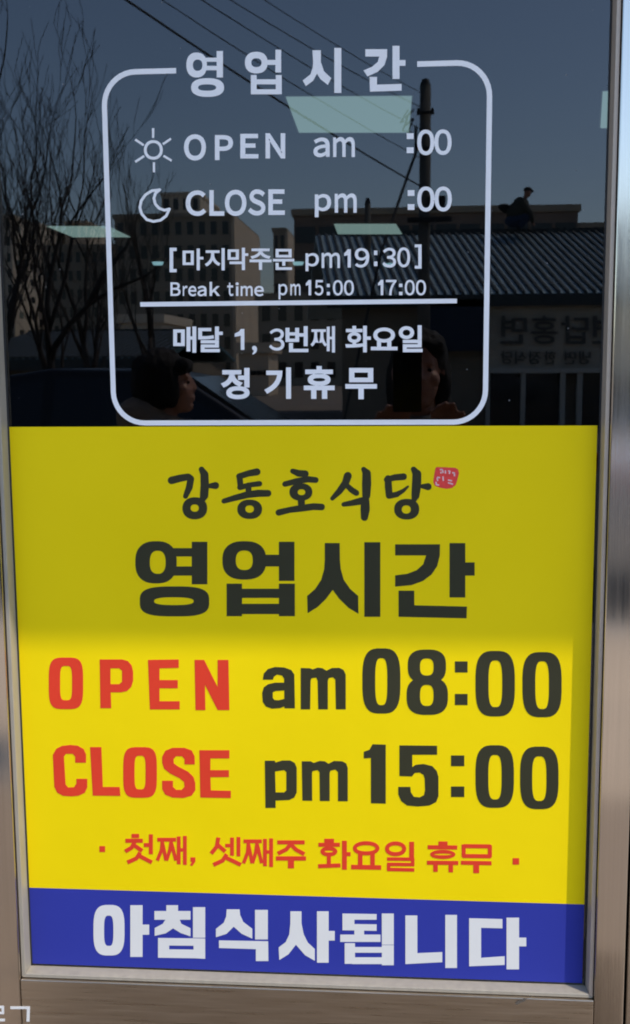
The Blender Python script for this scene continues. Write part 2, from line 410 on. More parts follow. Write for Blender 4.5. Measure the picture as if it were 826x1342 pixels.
# handle out of sight above: a plain vertical pull bar on the left jamb side
# ================================================================== the notice
SX0, SX1, SZ0, SZM, SZ1 = -.5228, .2525, .6503, .7653, 1.4182
sg = thing('hours_notice', ((SX0+SX1)/2, 0, SZ0), 'large yellow and blue notice with opening hours stuck to the lower glass', 'notice')
MB().box((SX0, -.0007, SZM), (SX1, -.0002, SZ1)).obj('yellow_panel', 'yellow', sg)
MB().box((SX0, -.0007, SZ0), (SX1, -.0002, SZM-.00005)).obj('blue_panel', 'blue', sg)
YP = -.0008
def gl(fr, m, *prims, name='letter'): return glyph(sg, fr, prims, m, YP, name)
A_ = (170, 700, 826/230); B_ = (400, 700, 826/230)
gl(A_, 'black', Ring(27, 222, 33, 232, 95, 170, 78, 187, 2.5), B(293, 366, 36, 236), B(195, 296, 66, 105), B(195, 296, 152, 195), Ring(48, 375, 246, 387, 115, 302, 297, 334, 3.2, 2.6))
gl(A_, 'black', Ring(437, 643, 33, 214, 500, 580, 77, 169, 2.5), B(625, 708, 97, 152), B(703, 776, 36, 220), B(457, 529, 233, 386), B(703, 778, 233, 386), B(500, 706, 257, 300), B(500, 706, 328, 376))
gl(B_, 'black', Pg((93, 42), (163, 42), (164, 120), (168, 165), (182, 215), (212, 258), (250, 291), (251, 375), (205, 347), (160, 303), (130, 262), (100, 303), (60, 342), (12, 372), (10, 291), (48, 258), (76, 215), (90, 165), (93, 120)), B(279, 354, 38, 389))
gl(B_, 'black', Pg((424, 48), (635, 48), (634, 100), (622, 150), (595, 190), (555, 220), (500, 240), (424, 247), (424, 194), (480, 187), (525, 170), (556, 142), (570, 100), (424, 100)), B(680, 754, 42, 298), B(750, 798, 133, 195), Pg((440, 266), (514, 266), (514, 335), (762, 341), (760, 396), (440, 389)))
C_ = (50, 850, 826/260)
gl(C_, 'red', Ring(45, 188, 37, 252, 92, 142, 72, 215, 4))
gl(C_, 'red', Pg((257, 45), (350, 45), (375, 52), (390, 70), (396, 95), (396, 135), (388, 160), (370, 177), (345, 182), (303, 182), (305, 248), (260, 248)), Hole((302, 82), (338, 82), (350, 92), (350, 138), (338, 148), (302, 148)))
gl(C_, 'red', Pg((458, 47), (586, 45), (586, 80), (506, 82), (506, 131), (582, 131), (582, 165), (506, 165), (506, 219), (590, 219), (590, 253), (466, 253)))
gl(C_, 'red', Pg((652, 47), (692, 47), (748, 160), (748, 47), (793, 47), (797, 256), (748, 256), (695, 150), (697, 256), (656, 256)))
gl(C_, 'red', Pg((200, 475), (200, 440), (190, 418), (165, 404), (135, 401), (100, 405), (76, 417), (62, 442), (68, 575), (80, 600), (105, 613), (140, 615), (170, 612), (195, 600), (205, 578), (205, 542), (160, 542), (160, 562), (150, 577), (125, 578), (115, 565), (108, 450), (116, 438), (145, 438), (155, 450), (155, 475)))
gl(C_, 'red', Pg((217, 410), (264, 410), (270, 576), (340, 576), (343, 613), (228, 612)))
gl(C_, 'red', Ring(355, 495, 410, 621, 402, 448, 446, 586, 4))
gl(C_, 'red', Pg((610, 482), (610, 460), (600, 448), (575, 448), (564, 460), (566, 478), (585, 492), (625, 512), (648, 535), (655, 560), (655, 590), (640, 612), (605, 622), (560, 620), (530, 608), (517, 585), (517, 550), (562, 550), (562, 575), (575, 588), (598, 588), (610, 575), (608, 555), (590, 540), (550, 520), (525, 500), (517, 475), (517, 450), (530, 425), (560, 413), (610, 413), (640, 424), (652, 448), (653, 482)))
gl(C_, 'red', Pg((672, 423), (797, 423), (797, 457), (718, 457), (718, 506), (795, 506), (795, 535), (718, 535), (720, 590), (803, 592), (803, 622), (676, 620)))
D_ = (330, 840, 826/220); E_ = (540, 840, 826/210)
gl(D_, 'black', Pg((55, 190), (60, 160), (80, 138), (115, 128), (160, 130), (195, 143), (210, 165), (213, 331), (163, 331), (160, 322), (140, 330), (100, 333), (70, 322), (55, 300), (52, 255), (60, 228), (80, 213), (115, 205), (160, 205), (160, 185), (150, 170), (125, 165), (110, 175), (105, 190)), Hole((104, 252), (118, 246), (161, 243), (161, 285), (130, 292), (112, 290), (104, 280)))
gl(D_, 'black', Pg((242, 133), (286, 134), (300, 140), (325, 131), (348, 134), (368, 146), (395, 133), (430, 132), (452, 142), (463, 165), (463, 336), (415, 336), (412, 190), (400, 178), (380, 182), (375, 195), (375, 336), (328, 336), (325, 195), (318, 180), (295, 183), (290, 195), (288, 336), (242, 336)))
gl(D_, 'black', Ring(545, 732, 36, 357, 608, 668, 84, 316, 3.2), name='digit')
gl(E_, 'black', Ring(-21, 176, 44, 216, 42, 112, 90, 178, 2.8), Ring(-27, 186, 188, 381, 42, 112, 226, 335, 2.8), name='digit')
gl(E_, 'black', B(222, 287, 105, 162), name='colon_dot'); gl(E_, 'black', B(222, 287, 273, 330), name='colon_dot')
gl(E_, 'black', Ring(328, 531, 51, 389, 395, 466, 100, 341, 3.2), name='digit')
gl(E_, 'black', Ring(570, 772, 57, 393, 636, 707, 104, 351, 3.2), name='digit')
gl(D_, 'black', Pg((65, 589), (113, 589), (118, 598), (150, 588), (190, 588), (212, 600), (222, 625), (222, 745), (210, 770), (185, 782), (118, 785), (118, 821), (68, 821)), Hole((115, 642), (160, 635), (171, 645), (171, 735), (160, 745), (118, 745)))
gl(D_, 'black', Pg((247, 592), (290, 592), (305, 600), (335, 590), (360, 592), (378, 604), (405, 590), (445, 592), (465, 602), (473, 625), (473, 788), (425, 788), (425, 645), (412, 632), (388, 638), (384, 650), (384, 787), (336, 787), (334, 645), (325, 635), (300, 640), (297, 650), (298, 786), (250, 785)))
gl(D_, 'black', Pg((552, 578), (552, 545), (580, 535), (595, 508), (660, 510), (660, 800), (587, 798), (587, 575)), name='digit')
gl(E_, 'black', Pg((-64, 538), (130, 540), (130, 586), (2, 586), (2, 650), (20, 638), (60, 634), (105, 645), (128, 670), (137, 700), (137, 800), (125, 830), (90, 848), (30, 853), (-25, 848), (-55, 825), (-70, 790), (-70, 752), (-8, 752), (-5, 780), (10, 803), (40, 806), (62, 795), (68, 770), (66, 710), (60, 690), (40, 678), (15, 680), (0, 698), (-64, 696)), name='digit')
gl(E_, 'black', B(202, 270, 590, 645), name='colon_dot'); gl(E_, 'black', B(202, 270, 750, 804), name='colon_dot')
gl(E_, 'black', Ring(328, 526, 537, 860, 394, 463, 587, 817, 3.2), name='digit')
gl(E_, 'black', Ring(558, 756, 544, 867, 620, 694, 594, 825, 3.2), name='digit')
# small red line
H_ = (120, 1080, 826/290); I_ = (400, 1080, 826/290)
q = 15
gl(H_, 'red', B(30, 51, 82, 104), name='dot')
gl(H_, 'red', St(q, (150, 44), (178, 44)), St(q, (127, 62), (192, 62)), St(q, (164, 62), (150, 88), (126, 102)), St(q, (158, 78), (190, 100)), St(q, (222, 38), (222, 112)), St(q, (196, 78), (222, 78)), St(q, (182, 106), (168, 128), (134, 143)), St(q, (178, 118), (226, 143)))
def jj(x0, x1, y, yb):    # double jieut
    xm = (x0+x1)/2
    return [St(q-1, (x0, y), (x1, y)), St(q-2, (x0+(xm-x0)*.55, y), (x0+(xm-x0)*.45, y+(yb-y)*.5), (x0, yb)), St(q-2, (x0+(xm-x0)*.55, y+12), (xm-2, yb)), St(q-2, (xm+(x1-xm)*.5, y), (xm+(x1-xm)*.35, y+(yb-y)*.5), (xm-1, yb)), St(q-2, (xm+(x1-xm)*.5, y+12), (x1, yb))]
gl(H_, 'red', *jj(246, 316, 58, 136), St(q-1, (326, 46), (326, 150)), St(q-1, (349, 44), (349, 152)), St(q-2, (326, 96), (349, 96)))
gl(H_, 'red', Pg((370, 124), (388, 124), (388, 140), (377, 156), (368, 154), (375, 140), (370, 140)), name='comma')
gl(H_, 'red', St(q, (474, 50), (468, 84), (447, 110)), St(q, (472, 78), (500, 102)), St(q-1, (525, 50), (525, 118)), St(q-1, (549, 48), (549, 120)), St(q-2, (500, 80), (525, 80)), St(q, (505, 112), (490, 136), (455, 152)), St(q, (500, 124), (558, 152)))
gl(H_, 'red', *jj(568, 636, 64, 146), St(q-1, (648, 55), (648, 157)), St(q-1, (671, 53), (671, 160)), St(q-2, (648, 104), (671, 104)))
gl(H_, 'red', St(q, (694, 68), (796, 68)), St(q, (745, 72), (728, 94), (696, 110)), St(q, (745, 76), (765, 96), (795, 112)), St(q+1, (689, 128), (801, 128)), St(q+8, (745, 128), (745, 165)))
gl(I_, 'red', St(q, (72, 62), (108, 62)), St(q, (50, 77), (130, 77)), RingC(89, 102, 24, 11, q), St(q, (89, 118), (89, 155)), St(q, (49, 157), (132, 154)), St(q+3, (147, 62), (147, 170)), St(q, (147, 112), (170, 112)))
gl(I_, 'red', RingC(228, 90, 42, 19, q), St(q+2, (206, 108), (206, 160)), St(q+2, (252, 108), (252, 160)), St(q+2, (172, 160), (284, 162)))
gl(I_, 'red', RingC(338, 92, 32, 20, q), St(q+3, (398, 66), (398, 126)), St(q-2, (306, 130), (408, 131)), St(q-2, (402, 130), (402, 152)), St(q-2, (306, 150), (408, 151)), St(q-2, (312, 150), (312, 171)), St(q-2, (306, 169), (408, 171)))
gl(I_, 'red', St(q, (498, 72), (532, 72)), St(q, (458, 86), (568, 87)), RingC(514, 113, 40, 10, q-1), St(q, (455, 144), (572, 145)), St(q+2, (487, 146), (487, 178)), St(q+2, (544, 146), (544, 180)))
gl(I_, 'red', St(q, (592, 82), (690, 83), (690, 120), (592, 119), (592, 76)), St(q, (582, 144), (696, 146)), St(q+7, (639, 146), (639, 183)))
gl(I_, 'red', B(775, 799, 127, 151), name='dot')
# blue band
Fb = (110, 1170, 826/300); Gb = (400, 1170, 826/300)
gl(Fb, 'greyw', Ring(35, 147, 44, 226, 73, 107, 82, 192, 3.2), B(168, 212, 45, 231), B(210, 236, 115, 151))
gl(Fb, 'greyw', B(298, 340, 45, 70), B(255, 385, 66, 97), Pg((296, 95), (345, 95), (352, 112), (385, 128), (385, 157), (350, 145), (322, 128), (296, 146), (256, 155), (256, 127), (285, 112)), B(394, 438, 52, 162), Pg((268, 163), (438, 165), (438, 238), (402, 236), (268, 234)), Hole((308, 190), (396, 191), (396, 205), (308, 204)))
gl(Fb, 'greyw', Pg((516, 60), (562, 60), (564, 80), (575, 105), (608, 130), (608, 165), (570, 148), (541, 122), (515, 148), (477, 160), (477, 130), (505, 108), (514, 85)), B(618, 664, 62, 168), Pg((488, 172), (665, 175), (666, 246), (621, 246), (621, 203), (488, 199)))
gl(Gb, 'greyw', Pg((-53, 67), (-13, 67), (-13, 110), (-5, 150), (10, 180), (35, 203), (35, 245), (0, 225), (-33, 187), (-60, 222), (-93, 242), (-95, 197), (-70, 178), (-57, 150), (-53, 110)), B(43, 85, 67, 252), B(82, 107, 138, 172))
gl(Gb, 'greyw', Pg((135, 75), (258, 77), (258, 97), (178, 97), (178, 113), (258, 114), (258, 137), (135, 135)), B(178, 213, 133, 156), B(127, 272, 151, 177), B(277, 320, 75, 187), B(143, 180, 182, 256), B(277, 320, 189, 261), B(170, 290, 196, 216), B(170, 290, 233, 257))
gl(Gb, 'greyw', Pg((362, 82), (405, 82), (405, 218), (495, 214), (495, 250), (362, 257)), B(506, 548, 80, 271))
gl(Gb, 'greyw', Pg((592, 92), (712, 95), (712, 128), (635, 126), (635, 235), (720, 229), (720, 260), (592, 265)), B(727, 772, 90, 276), B(770, 798, 162, 193))
# brush lettering
J_ = (210, 600, 4.13)
def K(*p): return [(x+826, y, w_) for x, y, w_ in p]
def br(*p): return ('s', stroke([(x, y, w_*1.14) for x, y, w_ in p], 20, True))
gl(J_, 'black', br((62, 122, 36), (110, 110, 34), (152, 103, 32), (166, 114, 32), (158, 160, 32), (138, 208, 24)), br((224, 62, 26), (240, 90, 38), (242, 150, 40), (238, 205, 40), (226, 234, 24)), br((262, 152, 20), (300, 150, 34)), Ring(121, 255, 213, 333, 165, 210, 252, 292, 2.2))
gl(J_, 'black', br((524, 76, 34), (480, 84, 30), (428, 100, 28)), br((430, 102, 28), (436, 158, 28)), br((432, 160, 26), (490, 146, 24), (538, 140, 26)), br((478, 148, 26), (480, 200, 30)), br((346, 234, 24), (400, 218, 28), (470, 200, 32), (530, 192, 34), (584, 192, 32)), Ring(418, 552, 226, 331, 461, 508, 257, 297, 2.2))
gl(J_, 'black', br((718, 72, 24), (750, 84, 32), (786, 86, 32)), br((676, 142, 26), (740, 126, 28), (800, 116, 30), (842, 120, 28)), Ring(700, 824, 138, 232, 745, 786, 170, 202, 2.2), br((764, 224, 34), (766, 268, 32)), br((642, 296, 30), (700, 282, 28), (770, 272, 32), (830, 264, 32), (874, 266, 32)))
gl(J_, 'black', br(*K((190, 98, 38), (178, 135, 34), (145, 180, 30), (106, 220, 20))), br(*K((186, 150, 24), (212, 175, 28), (236, 190, 28))), br(*K((276, 62, 24), (292, 84, 40), (292, 140, 44), (290, 205, 38))), br(*K((168, 252, 22), (215, 244, 28), (260, 234, 34), (284, 232, 40), (284, 280, 44), (280, 322, 34))))
gl(J_, 'black', br(*K((400, 118, 26), (445, 106, 30), (492, 102, 32))), br(*K((408, 112, 32), (410, 160, 34), (414, 204, 32))), br(*K((414, 206, 28), (455, 198, 26), (490, 178, 18), (516, 155, 10))), br(*K((546, 62, 26), (564, 88, 42), (562, 150, 44), (556, 205, 38), (544, 240, 18))), br(*K((592, 154, 20), (624, 156, 34))), ('ring', [(x+826, y) for x, y in ellip(441, 577, 222, 334, 2.2)], [(x+826, y) for x, y in ellip(482, 531, 257, 302, 2.2)]))
L_ = (560, 600, 16.52)
st = gl(L_, 'sred', Pg((200, 200), (420, 205), (610, 218), (668, 250), (688, 330), (650, 490), (615, 590), (540, 650), (420, 672), (270, 645), (172, 605), (138, 545), (135, 490), (160, 330), (180, 225)), name='seal_stamp')
YS = YP - TH - .00005
for P in (((275, 260), (330, 250)), ((330, 250), (345, 330)), ((300, 300), (300, 340)), ((395, 270), (395, 340)), ((450, 280), (490, 290), (480, 350)), ((540, 320), (600, 330)), ((590, 330), (590, 400)), ((215, 420), (280, 430)), ((215, 430), (230, 500)), ((340, 400), (350, 500)), ((190, 520), (200, 580), (260, 590)), ((450, 480), (540, 500)), ((450, 540), (560, 570))):
    glyph(sg, L_, [St(30, *P)], 'spink', YS, 'seal_mark')

# ================================================================== white vinyl on the upper glass
vn = thing('window_lettering', (-.135, 0, 1.42), 'white vinyl opening hours inside a rounded white border on the upper glass', 'lettering')
YV = -.0001
def pathstrip(pts, wd):
    m = MB(); P = [Vector((x, 0, z)) for x, z in pts]; n = len(P)
    for i, p in enumerate(P):
        d = (P[min(i+1, n-1)] - P[max(i-1, 0)]).normalized(); nn = Vector((-d.z, 0, d.x))*wd/2
        for yy in (YV, YV-TH): m.v += [(p.x+nn.x, yy, p.z+nn.z), (p.x-nn.x, yy, p.z-nn.z)]
    for i in range(n-1):
        k = i*4; m.f += [(k+2, k+3, k+7, k+6), (k, k+4, k+5, k+1), (k, k+2, k+6, k+4), (k+1, k+5, k+7, k+3)]
    m.f += [(0, 1, 3, 2), ((n-1)*4, (n-1)*4+2, (n-1)*4+3, (n-1)*4+1)]
    return m
bx0, bx1, bz0, bz1, br_ = -.3797, .1093, 1.4230, 1.8695, .041
def arc(cx, cz, a0, a1, r=br_, n=10): return [(cx + r*math.cos(R(a0+(a1-a0)*i/n)), cz + r*math.sin(R(a0+(a1-a0)*i/n))) for i in range(n+1)]
xa, xb = pl(231, 93).x, pl(547, 86).x
path = [(xa, bz1)] + arc(bx0+br_, bz1-br_, 90, 180) + arc(bx0+br_, bz0+br_, 180, 270) + arc(bx1-br_, bz0+br_, 270, 360) + arc(bx1-br_, bz1-br_, 0, 90) + [(xb, bz1)]
pathstrip(path, .0066).obj('border_line', 'white', vn)
a, b = pl(184, 398), pl(599, 395.4); zz = (a.z+b.z)/2; pathstrip([(a.x, zz), (b.x, zz)], .0058).obj('divider_line', 'white', vn)
def wg(fr, *prims, name='letter'): return glyph(vn, fr, prims, 'white', YV, name)
W1 = (220, 50, 4.13); W2 = (380, 50, 2.95); W3 = (170, 160, 3.7545); W4 = (400, 160, 3.7545); W5 = (190, 310, 3.9333); W6 = (380, 310, 3.5913); W7 = (210, 410, 4.347); W8 = (390, 410, 4.347)
wg(W1, Ring(101, 212, 78, 213, 136, 188, 116, 177, 2.3), B(265, 299, 70, 213), B(200, 268, 106, 128), B(200, 268, 150, 174), Ring(127, 305, 217, 318, 164, 262, 250, 285, 2.4))
wg(W1, Ring(418, 541, 74, 191, 452, 508, 109, 157, 2.3), B(534, 586, 118, 145), B(583, 614, 63, 186), B(450, 481, 200, 304), B(585, 617, 200, 304), B(470, 595, 223, 250), B(470, 595, 277, 304))
wg(W2, Pg((88, 47), (120, 47), (120, 92), (132, 128), (160, 155), (147, 181), (118, 158), (105, 137), (90, 165), (62, 185), (50, 164), (80, 140), (89, 112), (90, 90)), B(172, 199, 38, 212))
wg(W2, Pg((292, 43), (376, 43), (376, 72), (366, 104), (340, 130), (300, 148), (285, 125), (318, 111), (340, 92), (346, 71), (292, 71)), B(397, 424, 30, 158), B(422, 447, 85, 107), Pg((308, 150), (337, 150), (337, 180), (432, 177), (432, 203), (310, 207)))
sn = [RingC(117, 137, 39.5, 41, 14)] + [St(11, a_, b_) for a_, b_ in (((116, 30), (116, 78)), ((120, 198), (120, 247)), ((28, 86), (70, 114)), ((204, 82), (164, 109)), ((28, 196), (72, 167)), ((207, 190), (167, 166)))]
wg(W3, *sn, name='sun_symbol')
wg(W3, St(13, (145, 334), (110, 338), (78, 358), (57, 388), (51, 420), (60, 452), (85, 480), (118, 489), (152, 483), (180, 462), (196, 428), (172, 434), (145, 424), (126, 402), (120, 375), (128, 350), (148, 333), cap=True), name='moon_symbol')
def word(fr, text, boxes, off=.018):
    for ch, b_ in zip(text, boxes):
        x0, x1, y0, y1 = b_
        if ch == ':':
            hh = (y1-y0)*.29
            for ya, yb in ((y0, y0+hh), (y1-hh, y1)): wg(fr, B(x0, x1, ya, yb), name='colon_dot')
        elif ch == '1':
            sw = (y1-y0)*.17
            wg(fr, Pg((x1-sw, y0), (x1, y0), (x1, y1), (x1-sw, y1), (x1-sw, y0+sw*1.9), (x0, y0+sw*2.2), (x0, y0+sw*1.3), (x1-sw*1.5, y0+sw*.7)), name='digit')
        elif ch in 'l': wg(fr, B(x0, x1, y0, y1))
        else: fglyph(vn, fr, chr(ord(ch)+0xFEE0) if ord(ch) < 127 and ch not in '[],' else ch, b_, 'white', YV, .012 if ch == '째' else off)
word(W3, 'OPEN', [(268, 376, 60, 189), (420, 509, 64, 187), (545, 634, 58, 179), (669, 766, 55, 179)], .030)
word(W3, 'CLOSE', [(276, 377, 336, 462), (393, 466, 335, 461), (469, 575, 333, 462), (583, 668, 331, 460), (683, 764, 331, 457)], .030)
word(W4, 'am:00', [(41, 121, 76, 173), (138, 245, 74, 172), (500, 534, 55, 153), (552, 636, 37, 163), (636, 721, 36, 162)], .022)
word(W4, 'pm:00', [(48, 128, 354, 468), (146, 254, 351, 446), (505, 538, 335, 432), (552, 637, 317, 441), (637, 722, 317, 440)], .022)
word(W5, '[마지막주문', [(128, 164, 58, 184), (195, 302, 62, 174), (309, 412, 60, 174), (427, 533, 58, 173), (540, 653, 62, 172), (661, 770, 64, 172)], .022)
word(W6, 'pm19:30]', [(74, 137, 78, 163), (150, 236, 76, 148), (256, 287, 60, 146), (306, 374, 54, 146), (396, 412, 66, 139), (436, 500, 53, 146), (506, 566, 51, 145), (588, 620, 37, 151)], .016)
word(W5, 'Break', [(132, 184, 236, 306), (196, 220, 254, 306), (224, 266, 254, 308), (271, 318, 254, 308), (334, 388, 234, 306)], .022)
word(W5, 'time', [(425, 457, 238, 307), (468, 484, 236, 306), (494, 556, 254, 306), (564, 613, 254, 308)], .022)
_p = (365, 367, 4)
word(_p, 'pm15:00', [(1, 47, 20, 102), (63, 116, 20, 80), (144, 172, 0, 80), (190, 236, 0, 81), (254, 270, 20, 80), (286, 338, 0, 81), (344, 396, 0, 81)], .016)
word(W6, '17:00', [(415, 440, 204, 276), (452, 502, 204, 276), (514, 530, 222, 276), (541, 588, 204, 277), (593, 641, 204, 277)], .016)
word(W7, '매달', [(75, 206, 78, 227), (217, 357, 78, 224)], .026)
word(W7, '1,3', [(425, 480, 92, 211), (524, 552, 188, 238), (621, 708, 90, 215)], .012)
word(W8, '번째화요일', [(-68, 62, 76, 224), (74, 214, 76, 226), (273, 418, 74, 225), (418, 570, 84, 213), (577, 713, 71, 224)], .026)
word(W7, '정기', [(346, 510, 314, 492), (594, 746, 311, 490)], .034)
word(W8, '휴무', [(36, 212, 303, 490), (273, 453, 314, 492)], .034)

# vinyl letters on the steel near the lower left corner
vl = thing('frame_lettering', pl(10, 1335, FY), 'small pale letters on the steel at the bottom left corner of the door', 'lettering')
N_ = (0, 900, 3.036); YL = FY - .0001
glyph(vl, N_, [St(10, (42, 1277), (119, 1277)), St(12, (114, 1272), (112, 1332)), St(11, (30, 1352), (130, 1352))], 'greyw', YL)
glyph(vl, N_, [St(10, (-70, 1276), (16, 1274)), St(10, (12, 1272), (12, 1301)), St(9, (-70, 1298), (16, 1298)), St(10, (-66, 1298), (-66, 1328)), St(10, (-70, 1326), (20, 1326)), St(10, (-28, 1328), (-28, 1350)), St(10, (-85, 1352), (30, 1352))], 'greyw', YL)

# dust and a smear on the glass and the rail
sp = MB(); rs = random.Random(5)
for i in range(45):
    x, z = rs.uniform(XL+.01, XR-.01), rs.uniform(1.43, 2.0); q_ = rs.uniform(.0003, .0009)
    k = len(sp.v); sp.v += [(x-q_, -.0004, z-q_*.7), (x+q_*.8, -.0004, z-q_), (x+q_, -.0004, z+q_*.8), (x-q_*.6, -.0004, z+q_)]; sp.f.append((k, k+1, k+2, k+3))
struct(sp.obj('dust_specks', 'dust', door), 'stuff')
glyph(door, (0, 0, 1), [Pg((675, 1315), (679, 1311), (684, 1311), (687, 1308), (691, 1309), (688, 1312), (682, 1314), (678, 1317)), Pg((693, 1306), (696, 1305), (696, 1307))], 'smear', FY-.0001, 'stain')
# ================================================================== the street mirrored in the glass
def box_building(name, label, x0, x1, yt, D, depth, m, rows=0, cols=0, wm='pane', srows=0, scols=0, yb=475, wfrac=(.5, .55), roofm_=None, ledge=True):
    a, b = rf(x0, yt, D), rf(x1, yt, D); zt = (a.z+b.z)/2; X0, X1 = a.x, b.x
    t = thing(name, ((X0+X1)/2, -D-depth/2, 0), label, 'building', None)
    MB().box((X0, -D-depth, 0), (X1, -D, zt)).obj('wall', m, t)
    if ledge: MB().box((X0-.2, -D-depth-.2, zt+.01), (X1+.2, -D+.2, zt+.5)).obj('parapet', roofm_ or m, t)
    def win(cx, cz, w_, h_, side, me=[None, None]):
        if side:
            m_ = MB().box((X1-.05, cx-w_/2, cz-h_/2), (X1+.06, cx+w_/2, cz+h_/2))
        else:
            m_ = MB().box((cx-w_/2, -D-.05, cz-h_/2), (cx+w_/2, -D+.06, cz+h_/2))
        m_.obj('window', wm, t)
    for r in range(rows):
        for c in range(cols):
            cw = (X1-X0)/cols; rh = zt/rows; win(X0+(c+.5)*cw, (r+.55)*rh, cw*wfrac[0], rh*wfrac[1], False)
    for r in range(srows):
        for c in range(scols):
            cw = depth/scols; rh = zt/srows; win(-D-(c+.5)*cw, (r+.55)*rh, cw*.3, rh*.35, True)
    return t
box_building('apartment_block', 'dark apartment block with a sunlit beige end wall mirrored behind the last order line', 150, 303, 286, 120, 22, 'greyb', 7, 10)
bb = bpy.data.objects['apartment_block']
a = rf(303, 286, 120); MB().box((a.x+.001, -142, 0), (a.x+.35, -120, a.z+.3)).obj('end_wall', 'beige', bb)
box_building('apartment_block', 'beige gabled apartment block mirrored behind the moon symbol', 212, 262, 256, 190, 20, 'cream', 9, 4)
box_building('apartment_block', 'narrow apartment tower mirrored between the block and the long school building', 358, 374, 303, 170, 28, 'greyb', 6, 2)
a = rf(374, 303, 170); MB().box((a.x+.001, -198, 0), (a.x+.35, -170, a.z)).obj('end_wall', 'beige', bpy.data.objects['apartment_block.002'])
box_building('school_building', 'long brown building with window bands mirrored above the ribbed metal roof', 385, 758, 280, 85, 14, 'brick', 4, 12, wfrac=(.86, .38), roofm_='greyb')
box_building('shed_building', 'low flat roofed building mirrored at the right edge of the glass', 759, 900, 299, 95, 10, 'greyb', 2, 6)
box_building('apartment_tower', 'beige apartment tower at the left edge of the glass behind the trees', -40, 14, 286, 140, 15, 'cream', 10, 6, srows=9, scols=3)
box_building('apartment_tower', 'beige apartment tower with stacked balconies mirrored between two bare trees', 20, 52, 297, 150, 12, 'cream', 10, 3, wfrac=(.7, .5))
box_building('apartment_tower', 'slim beige apartment tower mirrored beside the far ceiling panel', 86, 112, 294, 160, 12, 'beige', 9, 3)
box_building('apartment_tower', 'dark wide apartment block mirrored low behind the branches', 55, 150, 326, 130, 12, 'greyb', 7, 9)
box_building('office_block', 'dark block mirrored behind the monthly holiday line', 338, 640, 392, 75, 8, 'greyb', 3, 14)
box_building('annex_building', 'small beige house with square windows mirrored left of the woman', 158, 212, 424, 60, 8, 'cream', 2, 4, wfrac=(.4, .35))
box_building('low_house', 'pale low house mirrored behind the tree trunks', 54, 84, 452, 40, 5, 'beige', 1, 2)
box_building('low_house', 'pale flat low house mirrored left of the white border', 88, 130, 464, 36, 5, 'cream', 1, 3)
box_building('garden_shed', 'pale tiled shed mirrored under the comma of the monthly holiday line', 313, 352, 463, 50, 4, 'beige', 1, 5, wfrac=(.9, .1))
# teal roofed house on the left
def gable(name, label, x0, x1, ye, yr, D, run, wm, rm, ribm, nrib, over=.3, sk=0.0, wd=.05):
    a, b = rf(x0, ye, D), rf(x1, ye, D); c = rf((x0+x1)/2, yr, D+run); ze, zr = (a.z+b.z)/2, c.z; X0, X1 = a.x, b.x
    t = thing(name, ((X0+X1)/2, -D-run, 0), label, 'building')
    MB().box((X0+over, -D-2*run+over, 0), (X1-over, -D-over, ze-.12)).obj('wall', wm, t)
    rf_ = MB()
    for s in (0, 1):
        y0, y1 = (-D, -D-run) if s == 0 else (-D-2*run, -D-run)
        k_ = 0 if s == 0 else -2*sk
        rf_.hexa([(X0+k_, y0, ze-.1), (X1+k_, y0, ze-.1), (X1-sk, y1, zr-.1), (X0-sk, y1, zr-.1), (X0+k_, y0, ze), (X1+k_, y0, ze), (X1-sk, y1, zr), (X0-sk, y1, zr)])
    r = rf_.obj('roof', rm, t)
    MB().prism([(X0+over, 0), (X0+over+.1, 0), (X0+over+.1, 0)], 0, 0) if False else None
    rb = MB()
    rb.hexa([(-wd, -D+.01, ze-.02), (wd, -D+.01, ze-.02), (wd-sk, -D-run, zr-.02), (-wd-sk, -D-run, zr-.02), (-wd, -D+.01, ze+.06), (wd, -D+.01, ze+.06), (wd-sk, -D-run, zr+.06), (-wd-sk, -D-run, zr+.06)])
    me = rb.mesh('roof_rib', ribm)
    for i in range(nrib):
        o = bpy.data.objects.new('roof_rib', me); C.objects.link(o); o.location.x = X0+(i+.5)*(X1-X0)/nrib
        o.parent = r; o.matrix_parent_inverse = parent_world(r).inverted()
    MB().box((X0-.05, -D-run-.15, zr-.05), (X1+.05, -D-run+.15, zr+.08)).obj('ridge_cap', ribm, r)
    MB().box((X0-.02, -D+.012, ze-.28), (X1+.02, -D+.10, ze-.02)).obj('gutter', ribm, r)
    return t, X0, X1, ze, zr
sh, X0, X1, ze, zr = gable('metal_roof_shop', 'low shop with a ribbed blue grey metal roof mirrored right of the white border', 430, 1010, 384, 304, 24, 5.5, 'wallg', 'roofm', 'roofrib', 50, sk=.7, wd=.03)
YW = 24.3
def rbx(x0, x1, y0, y1, D, th, name, m, par):
    a, b = rf(x0, y0, D), rf(x1, y1, D); return MB().box((a.x, -D, a.z), (b.x, -D+th, b.z)).obj(name, m, par)
rbx(636, 1000, 394, 482, 24.28, .12, 'fascia_board', 'fascia', sh)
def sign_glyph(ch, x0, x1, y0, y1, off, D=24.13):
    gv, gf = font_poly(ch, off); ax, bx = min(v.x for v in gv), max(v.x for v in gv); ay, by = min(v.y for v in gv), max(v.y for v in gv)
    m = MB(); n = len(gv)
    for dy in (0, -.05):
        for v in gv:
            u = (v.x-ax)/(bx-ax); t_ = (v.y-ay)/(by-ay); p = rf(x1+u*(x0-x1), y1+t_*(y0-y1), D); m.v.append((p.x, p.y-dy, p.z))
    m.f = [tuple(f) for f in gf] + [tuple(n+k for k in f)[::-1] for f in gf]
    m.obj('sign_letter', 'signd', sh)
for ch, x0 in zip('면홍답변', (656, 696, 736, 776)): sign_glyph(ch, x0, x0+35, 414, 451, .012)
